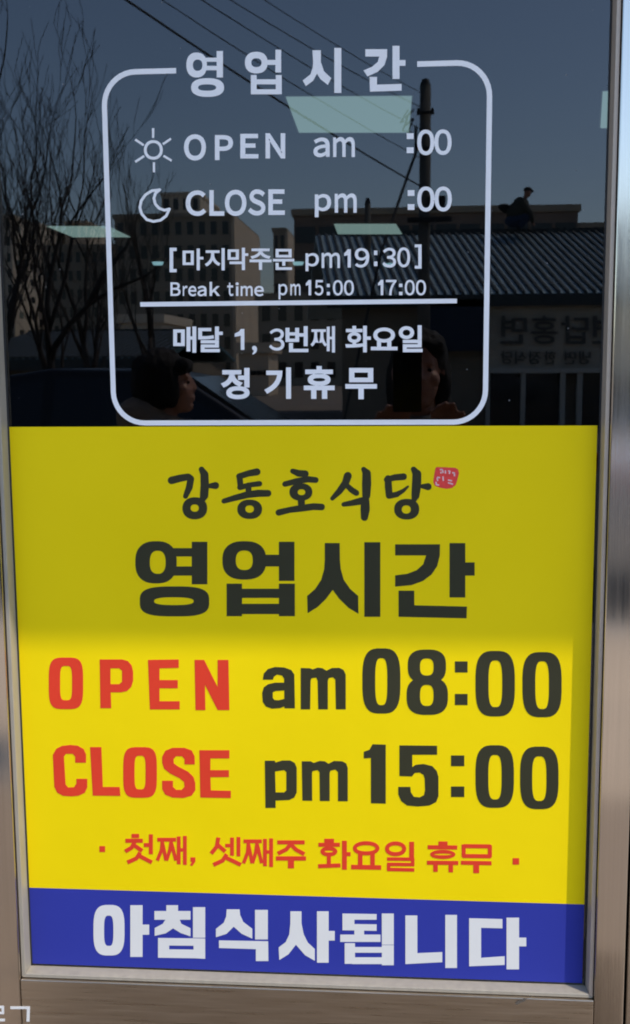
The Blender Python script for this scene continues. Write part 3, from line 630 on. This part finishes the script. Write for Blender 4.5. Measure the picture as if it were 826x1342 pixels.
for i, ch in enumerate('당식정한면냉'): sign_glyph(ch, 656+i*19+(8 if i > 3 else 0), 671+i*19+(8 if i > 3 else 0), 460, 477, .01)
rbx(560, 634, 394, 460, 24.2, .3, 'tarpaulin', 'tarp', sh)
rbx(300, 1000, 482, 486, 24.2, .2, 'window_head', 'frame', sh) if False else rbx(636, 1000, 483, 487, 24.2, .2, 'window_head', 'frame', sh)
for x0, x1 in ((641, 681), (687, 732), (760, 800), (806, 860)):
    rbx(x0, x1, 489, 640, 24.28, .06, 'window', 'pane', sh)
for x in (638, 683.5, 735, 757, 803): rbx(x-1.3, x+1.3, 487, 660, 24.22, .18, 'window_post', 'frame', sh)
t2, *_ = gable('teal_roof_house', 'low house with a long teal metal roof mirrored behind the parked car', -60, 215, 470, 436, 26, 6, 'wallg', 'roofb', 'roofrib', 30)
# hill at the horizon
hb = MB(); n = 60
for i in range(n+1):
    x = -500+1000*i/n; h = 10+6*math.sin(i*.37)+4*math.sin(i*.9+1); hb.v += [(x, -420, -1), (x, -470, h), (x, -560, h*1.2)]
for i in range(n): k = i*3; hb.f += [(k, k+3, k+4, k+1), (k+1, k+4, k+5, k+2)]
struct(hb.obj('hills', 'hill', smooth=True))

# poles and wires
def pole(x, yt, D, rad, label, arms=True):
    p = rf(x, yt, D); t = thing('utility_pole', (p.x, p.y, 0), label, 'pole', 'utility poles across the street')
    MB().tube([(p.x, p.y, 0), (p.x, p.y, p.z*.5), (p.x, p.y, p.z)], [rad*1.3, rad*1.12, rad], 14).obj('shaft', 'concrete', t, smooth=True)
    MB().tube([(p.x, p.y, p.z), (p.x, p.y, p.z+.12)], [rad*1.02, rad*.6], 14).obj('cap', 'wire', t)
    if arms:
        for dz in (.55, 1.25):
            MB().box((p.x-.15, p.y+rad*.9, p.z-dz-.025), (p.x+.15, p.y+rad*.9+.06, p.z-dz+.025)).obj('crossarm', 'wire', t)
            for sx in (-.14, .14): MB().tube([(p.x+sx, p.y+rad+.03, p.z-dz-.05), (p.x+sx, p.y+rad+.03, p.z-dz+.08)], [.035, .025], 8).obj('insulator', 'wire', t)
        MB().box((p.x+rad*.5, p.y-.1, p.z-2.45), (p.x+.42, p.y+.2, p.z-2.2)).obj('street_lamp_box', 'wire', t, bevel=.02)
        MB().box((p.x-.35, p.y+rad, p.z-2.72), (p.x+.55, p.y+rad+.1, p.z-2.62)).obj('crossarm', 'wire', t)
        a = rf(545, 165, D-.3); b = rf(545, 200, D-.4); c = rf(534, 231, D-.6); d = rf(500, 330, D-1.5); e = Vector((d.x-.8, d.y+.5, 0))
        MB().tube([a, b, c, d, e], .028, 6).obj('stay_cable', 'wire', t)
        for k in range(5):
            pts = [rf(540+random.uniform(-6, 8), 150+random.uniform(-10, 30), D-.3) for _ in range(2)]
            m_ = (pts[0]+pts[1])/2 + Vector((-.15, 0, -.15)); MB().tube([pts[0], m_, pts[1]], .016, 5).obj('cable_loop', 'wire', t)
    return t, p
pA, PA = pole(557.5, 112, 22, .11, 'tall concrete utility pole mirrored behind the white zeros')
pB, PB = pole(482, 266, 27, .075, 'short dark pole mirrored left of the tall one', False)
e0 = rf(-140, -214, 10); tC = thing('utility_pole', (e0.x, e0.y, 0), 'concrete utility pole at the near end of the wires', 'pole', 'utility poles across the street')
MB().tube([(e0.x, e0.y, 0), (e0.x, e0.y, e0.z+.3)], [.15, .11], 14).obj('shaft', 'concrete', tC, smooth=True)
MB().box((e0.x-1.2, e0.y-.05, e0.z-.1), (e0.x+1.4, e0.y+.05, e0.z)).obj('crossarm', 'wire', tC)
for k, (ax, ay, bx, by, r_, lb) in enumerate(((183, 0, 550, 243, .017, 'thickest wire crossing behind the white heading'), (226, 0, 553, 208, .008, 'second wire from the left crossing the sky behind the heading'),
                                           (275, 0, 553, 170, .008, 'middle wire crossing the sky right of the heading start'), (310, 0, 553, 141, .008, 'fourth wire from the left running to the pole top'),
                                           (351, 0, 553, 122, .007, 'uppermost wire running to the tip of the tall pole'))):
    sl_ = (by-ay)/(bx-ax); n = 14; pts = []
    Pa = rf(bx, by, 22.0-.1); xe = ax-330+k*10; ye = ay-330*sl_ ; Pb = rf(xe, ye, 9.9)
    for i in range(n+1):
        u = i/n; p = Pa.lerp(Pb, u); p.z -= .22*4*u*(1-u)*.6; pts.append(p)
    w_ = MB().tube(pts, r_, 5).obj('overhead_wire', 'wire'); tag(w_, lb, 'wire', 'overhead wires')

# bare trees
def bare_tree(x, D, H, label, seed, lean=0.0, spread=1.0, base=None, extra=()):
    rnd = random.Random(seed); b = rf(x, 475, D) if base is None else Vector(base); b.z = 0 if base is None else .12
    t = thing('bare_tree', b, label, 'tree', 'bare street trees')
    tr = MB(); pts = []; p = b.copy()
    for i in range(7): pts.append(p.copy()); p = p + Vector((lean*H*.07+rnd.uniform(-.05, .05), rnd.uniform(-.05, .05), H*.075))
    tr.tube(pts, [.11*H/6*(1-.07*i) for i in range(7)], 10); tr.obj('trunk', 'bark', t, smooth=True)
    br__ = MB(); tw = MB()
    def grow(p, d, L, r, lev):
        n = 5; P = [p.copy()]; q_ = p.copy(); dd = d.copy()
        for i in range(n):
            dd = (dd + Vector((rnd.uniform(-.22, .22), rnd.uniform(-.2, .2), (.05 if lev else .09)+rnd.uniform(-.05, .1)))).normalized(); q_ = q_ + dd*L/n; P.append(q_.copy())
            if lev < 3 and i >= 1:
                for _ in range(1 if lev < 1 else rnd.choice((0, 1, 1))):
                    a = rnd.uniform(0, 6.28); side = Vector((math.cos(a), math.sin(a)*.8, 0)); nd = (dd*.75 + side*.55*spread + Vector((0, 0, .3))).normalized()
                    grow(q_, nd, L*rnd.uniform(.45, .75), max(.004, r*(1-i/n*.6)*.55), lev+1)
        (br__ if lev < 2 else tw).tube(P, [max(.0035, r*(1-.75*i/n)) for i in range(n+1)], 6 if lev < 2 else 4)
    top = pts[-1]
    for k in range(5):
        a = rnd.uniform(0, 6.28); bs = pts[2+k if 2+k < 7 else 6]
        grow(bs, Vector((math.cos(a)*.45*spread, math.sin(a)*.4, 1)).normalized(), H*.5*rnd.uniform(.8, 1.1), .048*H/6, 0)
    grow(top, Vector((lean, 0, 1)).normalized(), H*.5, .06*H/6, 0)
    for P_ in extra: br__.tube([rf(*q_) for q_ in P_], [.05*(1-.8*i_/(len(P_)-1)) for i_ in range(len(P_))], 8)
    br__.obj('branch', 'bark', t, smooth=True); struct(tw.obj('twigs', 'bark', t), 'stuff')
    return t
bare_tree(12, 12, 4.0, 'bare tree with dark upright shoots at the left edge of the glass', 3)
bare_tree(66, 13, 4.2, 'bare tree with a thick straight trunk mirrored left of the white border', 11, extra=([(66, 478, 13), (72, 455, 12.9), (92, 425, 12.8), (118, 398, 12.7), (150, 378, 12.6), (190, 362, 12.5), (232, 332, 12.4)], [(118, 398, 12.7), (135, 360, 12.8), (165, 325, 12.9), (182, 280, 13)]))
bare_tree(116, 15, 4.0, 'bare tree mirrored just left of the white border', 21)
bare_tree(206, 22, 4.6, 'thin bare tree mirrored behind the sun symbol', 31, 0, .25)
bare_tree(-45, 16, 6.0, 'bare tree mirrored beyond the left edge of the glass', 41)

# ------------------------------------------------------------------ parked car
def car(xpx, D, rear, paint, label):
    L = 4.5; x0 = rf(xpx, 500, D).x - (0 if rear else L); yn, yf = -D, -D-1.78
    t = thing('parked_car', (x0+L/2, (yn+yf)/2, 0), label, 'car', 'cars parked along the street')
    prof = [(0, .35), (.02, .75), (.12, .92), (.55, .98), (1.25, 1.40), (1.75, 1.475), (2.45, 1.46), (2.75, 1.40), (3.42, .98), (4.1, .86), (4.42, .70), (4.5, .45), (4.42, .25), (.1, .25)]
    bm = MB(); secs = [(0, .0, .0), (.06, .06, .0), (.89, .06, .0), (1.72, .06, 0), (1.78, 0, 0)]
    def ins(z): return .0 if z < .95 else (z-.95)*.42
    n = len(prof)
    for s in (0, 1):
        for x, z in prof: bm.v.append((x0+x, (yn-ins(z)) if s == 0 else (yf+ins(z)), z))
    bm.f += [tuple(range(n)), tuple(range(2*n-1, n-1, -1))]
    for i in range(n): j = (i+1) % n; bm.f.append((i, n+i, n+j, j))
    body = bm.obj('body', paint, t, bevel=.03, smooth=True)
    def sidewin(pts, nm):
        for s in (0, 1):
            m = MB(); 
            P = [(x0+x, (yn-ins(z)+.004) if s == 0 else (yf+ins(z)-.004), z) for x, z in pts]; Q = [(a, b_ + (-.03 if s == 0 else .03), c) for a, b_, c in P]
            m.v = P+Q; k = len(P); m.f = [tuple(range(k)), tuple(range(2*k-1, k-1, -1))] + [(i, k+i, k+(i+1) % k, (i+1) % k) for i in range(k)]
            m.obj(nm, 'pane', t)
    sidewin([(.85, 1.0), (1.30, 1.34), (1.72, 1.40), (1.72, 1.0)], 'window'); sidewin([(1.80, 1.0), (1.80, 1.41), (2.42, 1.40), (2.42, 1.0)], 'window'); sidewin([(2.50, 1.0), (2.50, 1.39), (2.68, 1.36), (3.22, 1.0)], 'window')
    for (xa_, za, xb_, zb) in ((2.80, 1.395, 3.38, 1.01), (.60, 1.02, 1.22, 1.385)):
        nx, nz = (zb-za), -(xb_-xa_); l = math.hypot(nx, nz); nx, nz = -nx/l*.012, -nz/l*.012
        P = [(x0+xa_+nx, yn-ins(za)-.08, za+nz), (x0+xb_+nx, yn-ins(zb)-.08, zb+nz), (x0+xb_+nx, yf+ins(zb)+.08, zb+nz), (x0+xa_+nx, yf+ins(za)+.08, za+nz)]
        MB().hexa([(a-nx*3, b_, c-nz*3) for a, b_, c in P] + P).obj('windscreen', 'pane', t)
    for x in (.85, 3.65):
        for yy, sg_ in ((yn, 1), (yf, -1)):
            w_ = MB().tube([(x0+x, yy-.20*sg_, .32), (x0+x, yy-.17*sg_, .32), (x0+x, yy-.0*sg_, .32), (x0+x, yy+.02*sg_, .32)], [.27, .32, .32, .28], 24).obj('tyre', 'tyre', t)
            MB().tube([(x0+x, yy+.0*sg_, .32), (x0+x, yy+.028*sg_, .32)], .20, 20).obj('rim', 'rim', w_)
    for yy in (yn-.22, yf+.22): MB().box((x0+4.40, yy-.16, .60), (x0+4.475, yy+.16, .72)).obj('headlight', 'lampg', t, bevel=.02)
    for yy in (yn-.2, yf+.2): MB().box((x0-.01, yy-.14, .72), (x0+.05, yy+.14, .86)).obj('tail_light', 'sred', t, bevel=.01)
    MB().box((x0+2.72, yn+.005, 1.0), (x0+2.86, yn+.16, 1.12)).obj('wing_mirror', paint, t, bevel=.02)
    for x in (1.55, 2.3): MB().box((x0+x-.1, yn+.0, .88), (x0+x+.05, yn+.03, .905)).obj('door_handle', paint, t)
car(556, 6.4, False, 'carp', 'black car parked along the kerb mirrored low behind the woman')
car(838, 5.0, True, 'cars', 'silver car added out of view at the kerb for reflections in the right steel')  # added car, out of view, to band the right stile with reflections

# ------------------------------------------------------------------ people
def blob(name, prims, voxel, m, parent, smooth_it=3):
    bm = bmesh.new()
    for p in prims:
        if p[0] == 'e':
            _, c, r = p[:3]; rot = p[3] if len(p) > 3 else Matrix.Identity(4)
            bmesh.ops.create_icosphere(bm, subdivisions=3, radius=1, matrix=Matrix.Translation(c) @ rot.to_4x4() @ Matrix.Diagonal((*r, 1)))
        else:
            _, a, b_, r0, r1 = p; a, b_ = Vector(a), Vector(b_); d = b_-a; L = d.length
            mt = Matrix.Translation((a+b_)/2) @ d.to_track_quat('Z', 'Y').to_matrix().to_4x4()
            bmesh.ops.create_cone(bm, cap_ends=True, segments=16, radius1=r0, radius2=r1, depth=L, matrix=mt)
            for c, r in ((a, r0), (b_, r1)): bmesh.ops.create_icosphere(bm, subdivisions=2, radius=r, matrix=Matrix.Translation(c))
    me = bpy.data.meshes.new(name); bm.to_mesh(me); bm.free()
    o = bpy.data.objects.new(name, me); C.objects.link(o)
    md = o.modifiers.new('r', 'REMESH'); md.mode = 'VOXEL'; md.voxel_size = voxel
    ms = o.modifiers.new('s', 'SMOOTH'); ms.iterations = smooth_it; ms.factor = .5
    me2 = bpy.data.meshes.new_from_object(o.evaluated_get(bpy.context.evaluated_depsgraph_get()))
    bpy.data.objects.remove(o); bpy.data.meshes.remove(me)
    me2.name = name
    if name == 'hair':
        from mathutils import noise as nz
        for v in me2.vertices: v.co += v.normal * (.010*nz.noise(Vector((v.co.x*45, v.co.y*45, v.co.z*7))) + .004*nz.noise(v.co*90))
    for p in me2.polygons: p.use_smooth = True
    me2.materials.clear(); me2.materials.append(M[m]); return link(name, me2, parent)
def person(head, yaw, H, label, top, legs, arms, hairstyle, foot=None, extra_pitch=0, hood=False):
    """head: centre of the head; yaw: direction faced (0 = towards the wall, +Y); arms: elbow and wrist points of both arms in body space"""
    T = Matrix.Translation((head.x, head.y, 0)) @ Matrix.Rotation(yaw, 4, 'Z')
    hz = head.z; k = H/1.65
    def w_(x, y, z): return T @ Vector((x, y, z))
    Rz = Matrix.Rotation(yaw, 4, 'Z')
    t = thing('person', (head.x, head.y, .12), label, 'person')
    def h(x, y, z): return w_(x, y, hz+z)
    head_p = [('e', h(0, -.012, .028), (.073, .092, .086), Rz), ('e', h(0, .028, -.035), (.058, .066, .080), Rz), ('e', h(0, .062, -.085), (.030, .028, .026), Rz),
              ('c', h(0, .082, .014), h(0, .095, -.020), .009, .011), ('e', h(.012, .088, -.024), (.009, .010, .008), Rz), ('e', h(-.012, .088, -.024), (.009, .010, .008), Rz), ('e', h(0, .050, -.050), (.046, .042, .045), Rz),
              ('e', h(0, .086, -.052), (.024, .012, .006), Rz), ('e', h(0, .085, -.062), (.021, .012, .007), Rz),
              ('c', h(-.036, .071, .022), h(.036, .071, .022), .009, .009), ('e', h(.040, .055, -.025), (.022, .026, .024), Rz), ('e', h(-.040, .055, -.025), (.022, .026, .024), Rz),
              ('e', h(.074, -.005, -.01), (.008, .018, .030), Rz), ('e', h(-.074, -.005, -.01), (.008, .018, .030), Rz)]
    nk = hz-.12; sh_ = hz-.23; hip = .12 + .50*H; kn = .12+.27*H; an = .12+.07
    body = head_p + [('c', h(0, -.02, -.06), w_(0, -.035, sh_), .05, .062), ('e', w_(0, -.03, sh_-.12), (.15, .09, .16), Rz), ('e', w_(0, -.02, hip+.05), (.15, .10, .17), Rz)]
    cl = [('e', w_(0, -.035, sh_-.10), (.185, .118, .17), Rz), ('e', w_(0, -.03, sh_-.30), (.165, .120, .20), Rz), ('e', w_(0, -.02, hip+.02), (.178, .128, .16), Rz),
          ('c', w_(-.10, -.04, sh_-.01), w_(.10, -.04, sh_-.01), .062, .062), ('c', w_(0, -.05, sh_-.02), h(0, -.05, -.115), .085, .068)]
    lg = [('e', w_(0, -.02, hip), (.15, .105, .11), Rz)]
    if hairstyle == 'bob': cl += [('e', w_(0, -.105, hz-.125), (.125, .095, .080), Rz), ('e', w_(0, -.04, hz-.20), (.17, .13, .09), Rz)]
    for s, (el, wr) in zip((-1, 1), arms):
        sh0 = w_(s*.172, -.035, sh_-.035); E_l = w_(*el); Wr = w_(*wr)
        cl += [('e', sh0, (.062, .062, .062)), ('c', sh0, E_l, .056, .048), ('c', E_l, Wr, .048, .036)]
        body += [('c', sh0, E_l, .038, .034), ('c', E_l, Wr, .034, .024)]
        d = (Wr-E_l).normalized(); tgt = hand_dir.get(s) if hand_dir else None
        hd = (T.to_3x3() @ Vector(tgt)).normalized() if tgt else d
        pm = Wr + hd*.05; side = hd.cross(T.to_3x3() @ Vector((0, 1, 0))).normalized() if abs(hd.dot(T.to_3x3() @ Vector((0, 1, 0)))) < .9 else Vector((1, 0, 0))
        fw = T.to_3x3() @ Vector((0, 1, 0))
        body += [('c', Wr, pm, .024, .026)]
        for f in range(4):
            b0 = pm + side*(f-1.5)*.019 + hd*.015; ln = (.030, .036, .033, .026)[f]
            b1 = b0 + hd*ln + fw*curl*.010; b2 = b1 + (hd*.6+fw*curl).normalized()*ln*.8; b3 = b2 + (hd*.1+fw*curl).normalized()*ln*.6
            body += [('c', b0, b1, .0095, .0088), ('c', b1, b2, .0088, .008), ('c', b2, b3, .008, .007)]
        th0 = Wr + hd*.025 - side*s*.02; th1 = th0 - side*s*.028 + hd*.025; body += [('c', th0, th1, .012, .010), ('c', th1, th1 + hd*.03 + fw*.01, .010, .008)]
    for s in (-1, 1):
        h0 = w_(s*.085, -.02, hip-.02); k0 = w_(s*.095, .0, kn); a0 = w_(s*.10, -.02, an+.02); toe = w_(s*.115, .15, .12+.035)
        body += [('c', h0, k0, .07, .05), ('c', k0, a0, .048, .035), ('c', a0, toe, .034, .028)]
        lg += [('c', h0, k0, .090, .066), ('c', k0, a0, .064, .054)]
        blob('shoe', [('c', w_(s*.10, -.05, .12+.045), w_(s*.118, .15, .12+.038), .044, .038)], .008, 'shoe', t)
    blob('body', body, .0052, 'skin', t, 2); blob('jacket', cl, .010, top, t, 4); blob('trousers', lg, .010, legs, t, 4)
    for s in (-1, 1):
        e = MB(); bmv = bmesh.new(); bmesh.ops.create_icosphere(bmv, subdivisions=2, radius=.0058, matrix=Matrix.Translation(h(s*.031, .077, .003))); me = bpy.data.meshes.new('eye'); bmv.to_mesh(me); bmv.free(); me.materials.append(M['hair']); link('eye', me, t)
    hp = [('e', h(0, -.030, .040), (.088, .100, .090), Rz)]
    if hairstyle == 'bob': hp += [('e', h(s*.058, -.030, -.015), (.032, .072, .085), Rz) for s in (-1, 1)] + [('e', h(0, -.075, -.03), (.075, .045, .09), Rz), ('c', h(-.045, .058, .062), h(.045, .058, .062), .030, .030), ('e', h(.066, .005, -.02), (.026, .045, .075), Rz), ('e', h(-.066, .005, -.02), (.026, .045, .075), Rz), ('e', h(0, -.09, .01), (.07, .05, .10), Rz), ('c', h(0, .06, .075), h(.055, .052, .045), .018, .012), ('c', h(0, .06, .075), h(-.055, .052, .045), .018, .012)]
    else: hp += [('e', h(s*.066, -.040, -.03), (.030, .055, .10), Rz) for s in (-1, 1)] + [('e', h(0, -.08, -.06), (.085, .045, .14), Rz), ('c', h(-.05, .045, .068), h(.05, .045, .068), .026, .026)]
    blob('hair', hp, .008, 'hair', t, 3)
    return t, w_
hand_dir = None; curl = 1.0
wh = rf(221, 502, 2.65)
tw_, _ = person(wh, R(-95), 1.55, 'woman with bobbed black hair and brown coat mirrored in profile at lower left', 'coatb', 'trous',
       [((-.26, .02, wh.z-.52), (-.20, .20, wh.z-.62)), ((.26, .0, wh.z-.52), (.20, .18, wh.z-.64))], 'bob')
ph = rf(549, 486, 1.90); hand_dir = {-1: (.25, .0, 1), 1: (-.25, .0, 1)}; curl = 1.0
tp, w2 = person(ph, R(0), 1.6, 'person in a black jacket holding up a phone, mirrored behind the monthly holiday line', 'coatk', 'trous',
       [((-.20, .14, ph.z-.38), (-.085, .32, ph.z-.20)), ((.22, .14, ph.z-.38), (.085, .32, ph.z-.20))], 'long')
# grey collar of the photographer's jacket
MB().tube([w2(.075*math.cos(R(a_)), -.03+.075*math.sin(R(a_)), ph.z-.115-.03*math.sin(R(a_))) for a_ in range(-180, 181, 20)], .012, 8).obj('collar', 'collar', tp, smooth=True)
pc = thing('smartphone', (.016, -1.475, 1.44), 'black smartphone held up in front of the face of the mirrored photographer', 'phone')
MB().box((-.020, -1.4745, 1.372), (.055, -1.4665, 1.528)).obj('case', 'phone', pc, bevel=.003)
MB().box((-.0175, -1.4762, 1.376), (.0525, -1.4746, 1.524)).obj('screen', 'pane', pc)
for x, z in ((0, 1.5), (0, 1.478)): MB().tube([(x, -1.4664, z), (x, -1.4645, z)], .007, 16).obj('lens', 'pane', pc)

# person crouching on the metal roof
c0 = rf(676, 300, 28.9); tr_ = thing('person', c0, 'worker in an olive jacket crouching on the mirrored metal roof ridge', 'person')
def o3(x, y, z): return c0 + Vector((x, y, z))
blob('body', [('e', o3(.30, 0, .93), (.10, .11, .12)), ('c', o3(.25, 0, .82), o3(.15, 0, .62), .06, .08), ('e', o3(.05, 0, .5), (.16, .15, .25)), ('c', o3(.18, .15, .62), o3(.38, .2, .35), .05, .04), ('c', o3(.38, .2, .35), o3(.45, .1, .12), .04, .035),
              ('c', o3(-.05, .1, .25), o3(.25, .15, .30), .09, .07), ('c', o3(.25, .15, .30), o3(.1, .15, .05), .06, .045), ('e', o3(.46, .1, .08), (.04, .03, .05))], .02, 'skin', tr_, 2)
blob('jacket', [('e', o3(.0, 0, .42), (.26, .22, .26)), ('e', o3(.12, 0, .62), (.22, .20, .20)), ('c', o3(.16, .15, .64), o3(.36, .2, .36), .09, .07), ('c', o3(.36, .2, .36), o3(.42, .12, .18), .07, .06), ('c', o3(.1, -.15, .64), o3(.38, -.1, .40), .09, .07)], .02, 'coatg', tr_, 3)
blob('trousers', [('e', o3(-.05, 0, .20), (.24, .22, .17)), ('c', o3(-.05, .12, .2), o3(.30, .15, .30), .12, .09), ('c', o3(.30, .15, .30), o3(.12, .15, .06), .09, .07), ('c', o3(-.05, -.12, .2), o3(.25, -.15, .26), .12, .09), ('c', o3(.25, -.15, .26), o3(.10, -.15, .06), .09, .07)], .02, 'jeans', tr_, 3)
blob('cap', [('e', o3(.30, 0, 1.0), (.115, .12, .08)), ('c', o3(.32, 0, .98), o3(.44, 0, .95), .06, .03)], .02, 'coatk', tr_, 2)
blob('tool_bag', [('e', o3(-.32, 0, .58), (.16, .12, .07)), ('c', o3(-.38, 0, .55), o3(-.2, 0, .45), .08, .08)], .02, 'tyre', tr_, 2)

for o in bpy.data.objects:
    if o.type == 'MESH' and not o.data.materials: print('no material', o.name)
